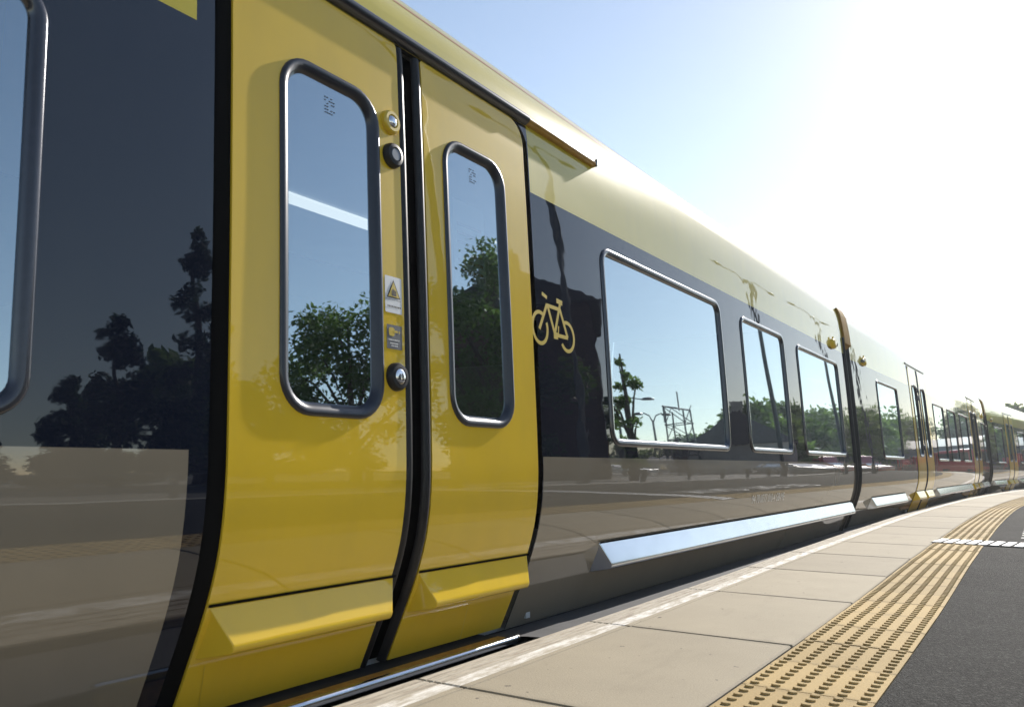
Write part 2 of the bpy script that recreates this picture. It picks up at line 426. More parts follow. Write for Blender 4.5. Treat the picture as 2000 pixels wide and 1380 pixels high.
# ------------------------------------------------------------------ platform line
EK = [(-40, .14), (-10, .14), (0, .14), (2, .137), (4, .11), (6, .058), (8, .02), (11, -.02), (14.5, -.015), (18, .09), (21, .26), (24, .49), (28, .90), (34, 1.70), (42, 3.05), (55, 5.9), (75, 11.8)]
def E(Y):
    i = 0
    while i < len(EK)-2 and Y > EK[i+1][0]: i += 1
    def tg(j):
        j0, j1 = max(0, j-1), min(len(EK)-1, j+1); return (EK[j1][1]-EK[j0][1])/(EK[j1][0]-EK[j0][0])
    h = EK[i+1][0]-EK[i][0]; t = (Y-EK[i][0])/h
    return (2*t**3-3*t*t+1)*EK[i][1]+(t**3-2*t*t+t)*h*tg(i)+(-2*t**3+3*t*t)*EK[i+1][1]+(t**3-t*t)*h*tg(i+1)
def head(Y): return atan((E(Y+.2)-E(Y-.2))/.4)
def plat(Y, q):
    a = head(Y); return (E(Y)+q*cos(a), Y-q*sin(a))
def strip(name, sec, Ys, mat, parent=None, closed=False):
    """sweep a section [(offset from edge, z)] along the platform line"""
    mb = MB(); n = len(sec); V = []; F = []
    for Y in Ys:
        for q, z in sec:
            x, y = plat(Y, q); V.append((x, y, z))
    for i in range(len(Ys)-1):
        for k in range(n if closed else n-1):
            F.append((i*n+k, (i+1)*n+k, (i+1)*n+(k+1) % n, i*n+(k+1) % n))
    mb.add(V, F); return mb.build(name, mat, parent)
YS = [-30+.75*i for i in range(0, 135)]

# ------------------------------------------------------------------ setting
mb = MB(); mb.poly([(-700, -700, -1.10), (700, -700, -1.10), (700, 900, -1.10), (-700, 900, -1.10)])
tag(mb.build('ground', 'meadow'), None, kind='structure')
tb = strip('track_bed', [(-3.6, -1.0), (-.004, -1.0)], YS, 'ballast'); tag(tb, None, kind='structure')
for q in (-2.25, -.82):
    strip('rail', [(q-.035, -.98), (q-.035, -.87), (q+.035, -.87), (q+.035, -.98)], YS, 'rail_steel', tb)
pf = strip('platform', [(.012, -1.05), (.012, -.090), (.78, -.072), (4.30, -.018), (4.30, -1.05)], YS, 'ledge_concrete'); tag(pf, None, kind='structure')
strip('dark_gap_strip', [(.011, -.10), (-.17, -.10), (-.17, -.069), (.011, -.069)], YS, 'gap_dark_grey', pf, closed=True)  # dark grey strip in the gap below the platform edge
strip('edge_gap_strip', [(.011, -.068), (-.31, -.068), (-.31, -.052), (-.12, -.030), (.011, -.024)], [2.786+.7*i for i in range(15)], 'gap_dark_grey', pf, closed=True)  # higher dark grey strip, starting just past the near sliding step
asp = strip('platform_asphalt', [(1.166, -.07), (1.166, -.004), (2.4, -.003), (4.12, -.003)], YS, 'asphalt'); tag(asp, None, kind='structure')
strip('kerb', [(4.124, -.06), (4.124, .006), (4.30, .006), (4.305, -.20)], YS, 'kerb_pale', asp)
cp = strip('car_park', [(4.31, -.15), (9, -.15), (30, -.15), (90, -.15)], YS[::3], 'car_park_tarmac'); tag(cp, None, kind='structure')

# coping slabs: nosing grooves, worn white line, broad flat tread
def slab_mesh(L, W):
    mb = MB()
    sec = [(0.010, -.086, 0), (0.0, -.070, 0), (0, -.012, 0), (.004, -.003, 0), (.012, 0, 0)]
    q = .012
    for g in (.038, .064, .092):
        sec += [(g-.004, 0, 0), (g-.001, -.0035, 0), (g+.001, -.0035, 0), (g+.004, 0, 0)]
    sec += [(.104, .0004, 0), (.152, .0004, 1), (.158, 0, 1), (.180, 0, 2), (.1825, -.003, 2), (.1855, -.003, 2), (.188, 0, 2), (W-.006, 0, 2), (W, -.005, 2), (W, -.08, 2)]
    n = len(sec); ys = [-L/2, -L/2+.005, L/2-.005, L/2]
    V = []; F = []; MI = []
    for i, y in enumerate(ys):
        for a, z, _ in sec: V.append((a, y, z-(.005 if i in (0, 3) and z > -.01 else 0)))
    for i in range(3):
        for k in range(n-1): F.append((i*n+k, i*n+k+1, (i+1)*n+k+1, (i+1)*n+k)); MI.append(sec[k+1][2] if sec[k+1][2] != 0 else 0)
    F.append(tuple(range(n))); MI.append(2); F.append(tuple(3*n+k for k in reversed(range(n)))); MI.append(2)
    me = bpy.data.meshes.new('coping_slab'); me.from_pydata(V, [], [f[::-1] for f in F])
    for m in ('grooved_nosing', 'worn_white_paint', 'coping_stone'): me.materials.append(MATS[m])
    me.polygons.foreach_set('material_index', MI); me.update(); return me
SL = 1.082
sm = slab_mesh(SL-.008, .797)
Yj = 1.965-SL*14
for k in range(14+44):
    Yc = Yj+SL*(k+.5); a = head(Yc)
    link('coping_slab', sm, pf, (E(Yc)+rnd.uniform(-.002, .002), Yc, rnd.uniform(-.0015, .0015)), -a)
# tactile slabs with flat-topped round blisters
def tactile_mesh():
    mb = MB(); P = .36; g = .0016
    V = [(g, -P/2+g, 0), (P-g, -P/2+g, 0), (P-g, P/2-g, 0), (g, P/2-g, 0), (g, -P/2+g, -.03), (P-g, -P/2+g, -.03), (P-g, P/2-g, -.03), (g, P/2-g, -.03)]
    mb.add(V, [(0, 1, 2, 3), (0, 4, 5, 1), (1, 5, 6, 2), (2, 6, 7, 3), (3, 7, 4, 0)])
    for i in range(6):
        for j in range(7):
            cx = .03+i*.06; cy = -P/2+P*(j+.5)/7; n = 10; V = []; F = []
            for rr, h in ((.0120, 0), (.0115, .0050), (.0095, .0060)):
                for k in range(n): V.append((cx+rr*1.12*cos(2*pi*k/n), cy+rr*.95*sin(2*pi*k/n), h))
            for a in range(2):
                for k in range(n): F.append((a*n+k, a*n+(k+1) % n, (a+1)*n+(k+1) % n, (a+1)*n+k))
            F.append(tuple(2*n+k for k in range(n))); mb.add(V, F)
    me = bpy.data.meshes.new('tactile_slab'); me.from_pydata(mb.v, [], mb.f); me.materials.append(MATS['tactile_yellow'])
    me.polygons.foreach_set('use_smooth', [True]*len(me.polygons)); me.set_sharp_from_angle(angle=radians(25)); me.update(); return me
tm = tactile_mesh(); Y = -6.0
while Y < 48:
    a = head(Y); x, y = plat(Y, .803)
    if not 7.70 < Y < 8.16: link('tactile_slab', tm, pf, (x, y, -.003+rnd.uniform(-.0015, .0015)), -a)
    Y += .36*cos(a)
strip('kerb_filler', [(1.163, -.004), (1.163, -.03)], YS, 'tactile_yellow', pf)
# white ribbed cover strip crossing the tactile paving
a = head(7.93); x, y = plat(7.93, .80)
rc = empty('ribbed_cover_strip', (x, y, 0), -a-.10); tag(rc, 'white painted ribbed cover strip crossing the yellow tactile paving', 'cover strip')
mb = MB(); mb.box((0, -.21, -.03), (3.28, .21, .002)); mb.build('base_plate', 'asphalt', rc)
rb = MB(); rb.box((0, -.20, .0022), (.058, .20, .007)); r0 = rb.build('rib', 'painted_white', rc); r0.location.x = .01
for k in range(1, 40): link('rib', r0.data, rc, (.01+k*.083, 0, 0))
# lettering on the asphalt facing the train
def text_obj(name, body, size, mat, parent=None, align='LEFT', extr=0.0, space=1.0):
    cu = bpy.data.curves.new(name, 'FONT'); cu.body = body; cu.size = size; cu.align_x = align; cu.extrude = extr; cu.space_character = space
    t = bpy.data.objects.new(name, cu); COL.objects.link(t); bpy.context.view_layer.update()
    me = bpy.data.meshes.new_from_object(t.evaluated_get(bpy.context.evaluated_depsgraph_get()))
    bpy.data.objects.remove(t); me.materials.clear(); me.materials.append(MATS[mat]); return link(name, me, parent)
x, y = plat(8.62, 1.82)
lt = empty('platform_lettering', (x, y, .0012), pi/2-head(9)); tag(lt, 'worn white lettering painted on the asphalt past the ribbed strip', 'lettering')
adv = 0.0
for ch, wid in zip('MIND THE GAP', (.58, .24, .52, .50, .26, .44, .50, .45, .26, .52, .50, .46)):
    if ch != ' ':
        o = text_obj('letter', ch, .62, 'road_white', lt); o.location.x = adv
    adv += wid

# ------------------------------------------------------------------ train
FR_WIN = [(0, -.002), (.002, .006), (.006, .009), (.016, .010), (.028, .008), (.034, .003), (.040, -.010)]
FR_DOOR = [(0, -.001), (.002, .009), (.005, .0125), (.012, .0135), (.024, .011), (.036, .001), (.044, -.012)]
ZB = -.045; ZT = 2.16
def fairing(name, par, Y0, Y1, mat, nose=-.008, seam=True):
    """triangular step fairing with raked ends and a rounded nose"""
    ztop, zbot = .262, .128
    top = surf(0, ztop, 0); bx = wx(zbot)
    sec = [(top.x-.03, ztop-.004), (top.x+.001, ztop-.001)]
    for k in range(7):
        a = radians(28-k*17); sec.append((nose-.020+.020*cos(a), .160+.020*sin(a)))
    sec += [(bx+.015, zbot), (bx-.02, zbot)]
    n = len(sec); V = []
    rake = lambda x, z: .047*max(0.0, min(1.0, (x-wx(z))/(nose-wx(.165))))
    for x, z in sec: V.append((x, Y0+rake(x, z), z))
    for x, z in sec: V.append((x, Y1-rake(x, z), z))
    F = [(i, (i+1) % n, n+(i+1) % n, n+i) for i in range(n)]+[tuple(reversed(range(n))), tuple(range(n, 2*n))]
    mb = MB(); mb.add(V, F); o = mb.build(name, mat, par, sharp=30)
    bv = o.modifiers.new('bevel', 'BEVEL'); bv.width = .003; bv.segments = 2; bv.limit_method = 'ANGLE'; bv.angle_limit = radians(50)
    if seam:
        mb = MB(); panel(mb, [(Y0-.006, ztop-.001), (Y1+.004, ztop-.001), (Y1+.004, ztop+.007), (Y0-.006, ztop+.007)], off=.0015+.006); mb.build('fairing_seal', 'void_black', o)
    return o
def win(par, Y0, Y1, z0=.70, z1=1.652, rad=.085, name='window', prof=FR_WIN, fm='frame_metal'):
    mb = MB(); ring(mb, (Y0, Y1, z0, z1), rad, prof); fr = mb.build(name, fm, par, sharp=60)
    mb = MB(); panel(mb, rrect(Y0+.036, Y1-.036, z0+.036, z1-.036, rad-.03), off=-.008, dz=.08); mb.build('pane', 'window_glass', fr)
    return fr
def etched(par, Y, z):
    mb = MB(); rr = random.Random(3)
    for i in range(7):
        for k in range(5):
            if rr.random() < .6:
                y = Y-.02+k*.009+rr.uniform(-.001, .001); zz = z+.03-i*.010
                flat(mb, [(y, zz), (y+.006, zz), (y+.006, zz+.0035), (y, zz+.0035)], -.0065)
    mb.build('etched_marking', 'grey_print', par)
def leaf(car, Y0, Y1, side, detail):
    """door leaf: side -1 opens to the near end, +1 to the far end"""
    t = .004
    rad = (.0, .0, .095 if side > 0 else .012, .012 if side > 0 else .095)
    out = rrect(Y0, Y1, -.03, 2.050, rad)
    wy0, wy1 = (Y0+.160, Y1-.105) if side < 0 else (Y0+.103, Y1-.165)
    hole = rrect(wy0+.012, wy1-.012, .757, 1.798, .10)
    mb = MB(); panel(mb, out, [hole], off=t, skirt=.035); lf = mb.build('door_leaf', 'yellow_door_paint', car)
    win(lf, wy0, wy1, .745, 1.810, .112, 'window', FR_DOOR, 'frame_door')
    # lower skirt seam below the fairing
    mb = MB(); ys = Y0+.05 if side < 0 else Y0+(Y1-Y0)*.55
    stroke(mb, (ys, .106), (ys+.03, -.028), .003, t+.0012); mb.build('skirt_seam', 'yellow_print', lf)
    fairing('step_fairing', lf, Y0+.006, Y1+(.012 if side < 0 else .004), 'yellow_door_paint')
    # meeting rubber
    yb = Y1+.019 if side < 0 else Y0-.019
    mb = MB(); bead(mb, yb, -.03, 2.045, .040, .020, -.012); mb.build('door_seal', 'rubber', lf)
    if detail: etched(lf, (wy0+wy1)/2, 1.70)
    return lf, wy0, wy1
def gap_step(car, ya, yb):
    # sliding gap step
    st = MB(); x0 = -.26
    st.box((x0, ya-.14, -.066), (-.118, yb-.10, -.046)); sp = st.build('sliding_step', 'under_grey', car)
    st = MB(); st.box((-.1175, ya-.139, -.062), (-.052, yb-.10, -.042)); st.build('step_tread_strip', 'brown_strip', sp)
    st = MB(); st.tube([(-.036, ya-.14, -.043), (-.036, yb-.10, -.043)], .0155, 14); st.build('step_nosing', 'silver', sp)
    st = MB(); st.tube([(-.036, yb-.0995, -.043), (-.036, yb-.092, -.043)], .0175, 14); st.build('added_end_cap', 'rubber', sp)  # dark cap added to hide the sunlit nosing end mirrored in the body
def door(car, Yc, detail=False):
    ya, yb = Yc-.757, Yc+.743                     # opening
    mb = MB(); panel(mb, rrect(Yc-.12, Yc+.12, -.045, 2.062, 0), off=-.040); panel(mb, rrect(ya-.05, ya+.08, -.045, 2.062, 0), off=-.040); panel(mb, rrect(yb-.08, yb+.035, -.045, 2.062, 0), off=-.040); mb.build('door_recess', 'void_black', car)
    mb = MB(); bead(mb, ya-.022, -.045, 2.058, .056, .004, -.004); mb.build('door_gasket', 'void_black', car)
    L, l0, l1 = leaf(car, ya+.006, Yc-.066, -1, detail)
    R_, r0, r1 = leaf(car, Yc+.066, yb-.003, 1, detail)
    # rain gutter above the door: dark tube, then ochre drip end
    g = MB(); gx = wx(2.085)
    sec = [(gx-.02, 2.056), (gx+.012, 2.058)]+[(gx+.014+.020*cos(radians(a)), 2.083+.020*sin(radians(a))) for a in range(-75, 91, 15)]+[(gx-.004, 2.108), (gx-.02, 2.110)]
    if not detail: sec = [(gx-.02, 2.070), (gx+.004, 2.071), (gx+.014, 2.078), (gx+.014, 2.088), (gx+.004, 2.096), (gx-.02, 2.097)]
    sweepY(g, sec, ya-.09, yb+.036); gt = g.build('rain_gutter', 'frame_door', car)
    g = MB(); sec2 = [(gx-.02, 2.060), (gx+.022, 2.064), (gx+.031, 2.080), (gx+.026, 2.096), (gx+.002, 2.112), (gx-.02, 2.114)]
    if not detail: return L, gap_step(car, ya, yb) or R_
    sweepY(g, sec2, yb+.037, yb+.66); o = g.build('drip_rail', 'ochre_gutter', gt)
    bv = o.modifiers.new('bevel', 'BEVEL'); bv.width = .004; bv.segments = 2
    g = MB(); g.box((gx-.02, yb+.661, 2.062), (gx+.032, yb+.668, 2.104)); o = g.build('rail_end', 'silver', gt); bv = o.modifiers.new('bevel', 'BEVEL'); bv.width = .004
    gap_step(car, ya, yb)
    return L, R_
def buttons(L, Yb):
    b = .004
    mb = MB(); disc(mb, Yb, 1.745, [(.042, -.001), (.040, .012), (.034, .018), (.024, .018), (.021, .012)], off=b); q = mb.build('door_button', 'yellow_print', L); q['label'] = 'yellow rimmed chrome button at the top of the door edge'
    mb = MB(); disc(mb, Yb, 1.745, [(.0215, .010), (.020, .016), (.014, .021), (.007, .023)], off=b); mb.build('button_cap', 'chrome', q)
    mb = MB(); disc(mb, Yb+.004, 1.628, [(.043, -.001), (.042, .012), (.036, .022), (.025, .024), (.023, .021)], off=b); q = mb.build('door_button', 'rubber', L); q['label'] = 'black round push button below the yellow one'
    mb = MB(); disc(mb, Yb+.004, 1.628, [(.0235, .019), (.020, .023)], off=b); mb.build('button_cap', 'blue_button', q)
    mb = MB(); disc(mb, Yb+.002, .888, [(.046, -.001), (.045, .012), (.038, .022), (.027, .023), (.025, .017)], off=b); q = mb.build('door_button', 'rubber', L); q['label'] = 'door release button with arrow symbol'
    mb = MB(); disc(mb, Yb+.002, .888, [(.0255, .016), (.024, .022), (.018, .025)], off=b); q2 = mb.build('button_cap', 'chrome', q)
    mb = MB(); y, z = Yb+.002, .888
    for s in (-1, 1):
        stroke(mb, (y+s*.004, z+.007), (y+s*.010, z), .0028, b+.0265); stroke(mb, (y+s*.010, z), (y+s*.004, z-.007), .0028, b+.0265)
    mb.build('arrow_symbol', 'black_print', q2)
    # warning sticker
    mb = MB(); panel(mb, rrect(Yb-.043, Yb+.037, 1.094, 1.214, .004), off=b+.0012, dz=.03); s1 = mb.build('warning_sticker', 'white_print', L)
    y = Yb-.003; mb = MB(); flat(mb, [(y-.033, 1.143), (y+.033, 1.143), (y, 1.204)], b+.002); mb.build('warning_triangle_border', 'black_print', s1)
    mb = MB(); flat(mb, [(y-.027, 1.1465), (y+.027, 1.1465), (y, 1.1965)], b+.0027); mb.build('warning_triangle', 'yellow_print', s1)
    mb = MB(); stroke(mb, (y-.008, 1.170), (y-.008, 1.152), .005, b+.0034)
    for k in range(4): stroke(mb, (y-.003+k*.0045, 1.173-k*.002), (y-.003+k*.0045, 1.152), .0034, b+.0034)
    stroke(mb, (y-.008, 1.153), (y+.012, 1.153), .006, b+.0036)
    stroke(mb, (y-.038, 1.138), (y+.035, 1.137), .0012, b+.002)
    x = y-.030
    for k in range(9):
        ww = (.004, .006, .0045, .007, .005, .006, .004, .0065, .005)[k]; stroke(mb, (x, 1.115), (x+ww, 1.115), .005, b+.002); x += ww+.002
    mb.build('warning_print', 'black_print', s1)
    mb = MB(); panel(mb, rrect(Yb-.038, Yb+.035, .977, 1.055, .003), off=b+.0012, dz=.03); s2 = mb.build('notice_sticker', 'grey_print', L)
    mb = MB(); flat(mb, rrect(y-.026, y+.002, 1.018, 1.046, .009, 4), b+.002); stroke(mb, (y-.002, 1.034), (y+.016, 1.034), .007, b+.0024)
    stroke(mb, (y+.020, 1.034), (y+.029, 1.034), .003, b+.002); stroke(mb, (y+.0245, 1.039), (y+.0245, 1.029), .003, b+.002); mb.build('hand_symbol', 'yellow_print', s2)
    mb = MB()
    for r_, (zz, x0, nn) in enumerate(((1.006, -.028, 9), (.995, -.020, 6), (.987, -.014, 5))):
        x = y+x0
        for k in range(nn):
            ww = .003+((k*7+r_*3) % 4)*.0009; stroke(mb, (x, zz), (x+ww, zz), .0035, b+.002); x += ww+.0018
    mb.build('notice_print', 'text_print', s2)
def bicycle(car):
    o = .0014; mb = MB(); W = .0165
    c1, c2 = (2.937, 1.178), (3.165, 1.167)
    arc(mb, c1, .060, .066, W, radians(55), radians(385), o); arc(mb, c2, .060, .063, W, radians(-145), radians(115), o)
    for a, b in (((3.003, 1.288), (2.931, 1.172)), ((3.003, 1.283), (3.109, 1.280)), ((3.007, 1.283), (3.057, 1.168)), ((3.113, 1.300), (3.058, 1.168)),
                 ((3.110, 1.285), (3.168, 1.163)), ((3.055, 1.163), (3.170, 1.163))): stroke(mb, a, b, W, o+.0002*rnd.random())
    stroke(mb, (3.086, 1.317), (3.136, 1.312), .022, o+.0003); stroke(mb, (3.117, 1.318), (3.111, 1.295), .017, o+.0004)
    stroke(mb, (2.965, 1.328), (3.006, 1.316), .016, o+.0001); stroke(mb, (3.047, 1.160), (3.082, 1.160), .030, o+.0005)
    stroke(mb, (3.086, 1.165), (3.092, 1.205), .008, o+.0006)
    x = mb.build('bicycle_symbol', 'yellow_print', car); x['label'] = 'yellow bicycle symbol on dark grey panel beside the door'
def pod(car, Y, s):
    z = 1.80; c = surf(Y, z, 0); mb = MB(); V = []; F = []; n = 12
    for (d, ry, rz) in ((-.01, .090, .052), (.020, .090, .052), (.036, .066, .038), (.041, .03, .02)):
        for k in range(n):
            a = 2*pi*k/n; V.append(c+nrm(z)*d+Vector((0, ry*cos(a), rz*sin(a))))
    for i in range(3):
        for k in range(n): F.append((i*n+k, i*n+(k+1) % n, (i+1)*n+(k+1) % n, (i+1)*n+k))
    F.append(tuple(3*n+k for k in range(n))); mb.add(V, F); q = mb.build('camera_pod', 'yellow_door_paint', car, sharp=50)
    mb = MB(); c2 = c+nrm(z)*.018+Vector((0, s*.07, 0)); mb.tube([c2, c2+Vector((.0, s*.03, 0))], [.024, .020], 12); mb.build('lens', 'black_gloss', q)
    mb = MB(); c3 = c+nrm(z)*.015+Vector((0, -.02, .045)); mb.tube([c3, c3+Vector((0, 0, .022))], .009, 8); mb.build('fixing', 'yellow_door_paint', q)
def make_car(name, loc, rz, Y0, Y1, doors, wins, silvers, label, detail=False, podY=(), lead=True):
    car = empty(name, loc, rz); tag(car, label, 'train car', 'cars of the yellow and grey train')
    H = [rrect(d-.807, d+.781, -.5, 2.056, (0, 0, .11, .02)) for d in doors]
    wins = [tuple(q) if len(q) == 3 else (*q, 1.652) for q in wins]
    WH = [rrect(a+.02, b-.02, .72, zt-.02, .075) for a, b, zt in wins]
    # livery: dark margin beside each door, bands between
    edges = [Y0]
    segs = []; cur = Y0
    for d in doors:
        segs.append((cur, d-.863)); cur = d+.787
    segs.append((cur, Y1))
    dk = MB(); panel(dk, [(Y0, .646), (Y1, .646), (Y1, 1.760), (Y0, 1.760)], H+WH)
    for d in doors:
        panel(dk, [(d-.863, ZB), (d-.80, ZB), (d-.80, .646), (d-.863, .646)], [H[doors.index(d)]])
        panel(dk, [(d-.863, 1.760), (d-.80, 1.760), (d-.80, 2.056), (d-.863, 2.056)], [H[doors.index(d)]])
        panel(dk, [(d+.70, 1.760), (d+.787, 1.760), (d+.787, 2.056), (d+.70, 2.056)], [H[doors.index(d)]])
        panel(dk, [(d+.77, ZB), (d+.787, ZB), (d+.787, .646), (d+.77, .646)], [H[doors.index(d)]])
    dk.build('window_band_panel', 'dark_grey_paint', car)
    for a, b in segs:
        mb = MB(); panel(mb, [(a, ZB), (b, ZB), (b, .646), (a, .646)]); mb.build('lower_panel', 'light_grey_paint', car)
        mb = MB(); panel(mb, [(a, 1.760), (b, 1.760), (b, 2.056), (a, 2.056)]); mb.build('upper_panel', 'yellow_paint', car)
    mb = MB(); panel(mb, [(Y0, 2.056), (Y1, 2.056), (Y1, ZT), (Y0, ZT)], dz=.02)
    V = []; F = []; NN = []
    C = RC+[(-2.8-x, z) for x, z in reversed(RC[:-1])]
    for i, (x, z) in enumerate(C):
        a, b = C[max(0, i-1)], C[min(len(C)-1, i+1)]; t = Vector((b[0]-a[0], 0, b[1]-a[1])).normalized(); nn = Vector((t.z, 0, -t.x))
        if i == 0: nn = nrm(ZT)
        for y in (Y0, Y1): V.append((x, y, z)); NN.append(nn)
    for i in range(len(C)-1): F.append((2*i, 2*i+1, 2*i+3, 2*i+2))
    mb.add(V, F, NN); mb.build('roof', 'yellow_paint', car)
    mb = MB(); zs = [ZB+(ZT-ZB)*k/24 for k in range(25)]
    mb.add([(-2.8-wx(z), y, z) for z in zs for y in (Y0, Y1)], [(2*i, 2*i+2, 2*i+3, 2*i+1) for i in range(24)]); mb.build('far_side', 'dark_grey_paint', car)
    # a thin red line along the cantrail and a row of roof bolts
    mb = MB(); i0 = next(i for i, q in enumerate(RC) if q[1] > 2.262)
    (xa, za), (xb, zb) = RC[i0], RC[i0+1]; t = Vector((xb-xa, 0, zb-za)); t.normalize(); nn = Vector((t.z, 0, -t.x)); p0 = Vector((xa, 0, za))+nn*.0015
    mb.add([p0+Vector((0, Y0, 0)), p0+Vector((0, Y1, 0)), p0+t*.006+Vector((0, Y1, 0)), p0+t*.006+Vector((0, Y0, 0))], [(0, 1, 2, 3)]); mb.build('cantrail_line', 'red_line', car)
    # ends
    for nm, y in (('end_wall', Y0+.03), ('end_wall', Y1-.03)):
        mb = MB(); P = [(wx(z)-.03, y, z) for z in zs]+[(x-.02, y, z-.02) for x, z in C[1:-1]]+[(-2.77-wx(z), y, z) for z in reversed(zs)]
        mb.poly(P); mb.build(nm, 'black_gloss', car)
    mb = MB(); mb.box((-2.55, Y0+.05, -.85), (-.30, Y1-.05, -.13)); mb.build('underframe', 'under_grey', car)
    mb = MB(); mb.box((-2.70, Y0+.04, -.06), (-.22, Y1-.04, -.02)); mb.build('floor', 'interior_grey', car)
    mb = MB(); mb.box((-2.66, Y0+.04, 2.06), (-.14, Y1-.04, 2.09)); cl = mb.build('ceiling', 'interior_grey', car)
    mb = MB(); pass
    for d in doors:
        mb = MB(); mb.box((-1.76, d+.72, 2.040), (-1.64, d+1.62, 2.058)); mb.build('light_strip', 'ceiling_light', cl)
        mb = MB(); mb.box((-1.76, d-2.6, 2.040), (-1.64, d-1.2, 2.058)); mb.build('light_strip', 'ceiling_light', cl)
    for a, b, zt in wins: win(car, a, b, z1=zt)
    for d in doors:
        L, R_ = door(car, d, detail)
        if detail: buttons(L, Yb=d-.115)
        else:
            mb = MB()
            for z in (1.745, 1.628, .888): disc(mb, d-.115, z, [(.042, 0), (.04, .014), (.02, .02)], 12, off=.004)
            mb.build('door_button', 'rubber', L)
        # interior: draught screens and grab poles beside the door
        for y in (d-.95, d+.93):
            mb = MB(); mb.box((-.95, y-.015, -.02), (-.16, y+.015, 1.05)); q = mb.build('draught_screen', 'interior_grey', car)
            mb = MB(); mb.tube([(-.95, y, -.02), (-.95, y, 2.06)], .018, 8); mb.build('grab_pole', 'yellow_print', q)
    for a, b in silvers:
        f = fairing('sill_fairing', car, a, b, 'silver')
    for a, b, zt in wins:
        if b-a > 1.2:
            for x0 in (-1.05,):
                mb = MB(); mb.box((x0, a+.25, .36), (-.25, a+.70, .46)); mb.box((x0, a+.20, .40), (-.25, a+.28, 1.12)); mb.build('seat', 'seat_fabric', car)
                mb = MB(); mb.box((x0, b-.70, .36), (-.25, b-.25, .46)); mb.box((x0, b-.28, .40), (-.25, b-.20, 1.12)); mb.build('seat', 'seat_fabric', car)
    for y, s in podY: pod(car, y, s)
    # end rim: a stiff black edge, shade-darkened yellow at the roof
    for y, s in ((Y0, -1), (Y1, 1)):
        mb = MB(); bead(mb, y, ZB, 1.93, .05, .030, -.010); mb.build('end_rim', 'rubber', car)
    return car
def bellows(car, Y0, Y1):
    mb = MB(); n = 13
    ys = [Y0+(Y1-Y0)*k/(n-1) for k in range(n)]; zs = [-.35+(1.96+.35)*k/40 for k in range(41)]
    V = [surf(y, z, -.035 if k % 2 else -.085) for k, y in enumerate(ys) for z in zs]
    F = [(k*41+i, (k+1)*41+i, (k+1)*41+i+1, k*41+i+1) for k in range(n-1) for i in range(40)]
    mb.add(V, F); mb.build('bellows', 'rubber', car, sharp=80)
    mb = MB(); sec = [(wx(z)+.020, z) for z in (1.88, 1.95, 2.03, 2.10)]+[(x+.020, z+.010) for x, z in RC if z < 2.255]
    sec2 = [(x-.05, z-.04) for x, z in reversed(sec)]; sweepY(mb, sec+sec2, Y0+.03, Y1-.12); mb.build('gangway_roof', 'shaded_yellow', car)

c1 = make_car('train_car', (0, 0, 0), 0, -6.2, 9.06, [2.132], [(-2.55, -1.0), (-.80, .89), (3.54, 5.235, 1.668), (5.645, 6.725, 1.648), (7.115, 8.66, 1.630)], [(-4.8, .85), (3.50, 9.03)],
              'nearest train car with yellow double doors, bicycle symbol and large window', detail=True, podY=[(8.54, 1)])
bicycle(c1); bellows(c1, 9.06, 9.50)
t = text_obj('vehicle_number', '94 70 0777 010-4 GB-ME', .082, 'text_print', c1, space=1.0)
me = t.data
for v_ in me.vertices:
    y, z = v_.co.x, v_.co.y; p_ = surf(5.67+y*.93, .36+z, .0015); v_.co = p_
me.update()
# paper notice behind the far leaf's glass
mb = MB(); mb.add([surf(2.40, 1.28, -.03), surf(2.60, 1.28, -.03), surf(2.60, 1.60, -.03), surf(2.40, 1.60, -.03)], [(0, 1, 2, 3)]); pn = mb.build('paper_notice', 'white_print', c1)
mb = MB()
for k in range(6): mb.add([surf(2.42, 1.50-k*.035, -.029), surf(2.58, 1.50-k*.035, -.029), surf(2.58, 1.512-k*.035, -.029), surf(2.42, 1.512-k*.035, -.029)], [(0, 1, 2, 3)])
mb.build('notice_lines', 'red_line', pn)

def car_at(Yp, xp, deg): return (xp, Yp, 0), -radians(deg)
# cars two to four follow the curve to the right; local Y runs from each car's near end
CW = [(1.33, 2.66), (5.74, 6.93), (7.42, 8.50), (9.12, 10.40), (13.20, 14.02)]
CS = [(.75, 2.86), (5.66, 10.55), (12.75, 14.05)]
l2, r2 = car_at(9.50, -.045, 1.3)
c2 = make_car('train_car', l2, r2, 0, 14.15, [4.46, 11.65], CW, CS, 'second train car from the camera, between the two black gangway joints', podY=[(.72, -1), (13.5, 1)])
bellows(c2, 14.15, 14.60)
def ahead(loc, rz, d): return (loc[0]+d*sin(-rz), loc[1]+d*cos(-rz), 0)
l3 = ahead(l2, r2, 14.60); r3 = -radians(5.2)
c3 = make_car('train_car', l3, r3, 0, 14.15, [3.6, 11.65], [(1.0, 2.3), (5.0, 6.3), (6.8, 8.1), (8.6, 10.2), (13.20, 14.02)], [(.5, 2.4), (4.9, 10.55), (12.75, 14.05)], 'third train car, beyond the far gangway joint near the right edge', podY=[(.72, -1)])
bellows(c3, 14.15, 14.60)
l4 = ahead(l3, r3, 14.60); r4 = -radians(9.4)
c4 = make_car('train_car', l4, r4, 0, 15.0, [4.46, 11.65], CW, CS, 'farthest train car, last of the train at the right edge')

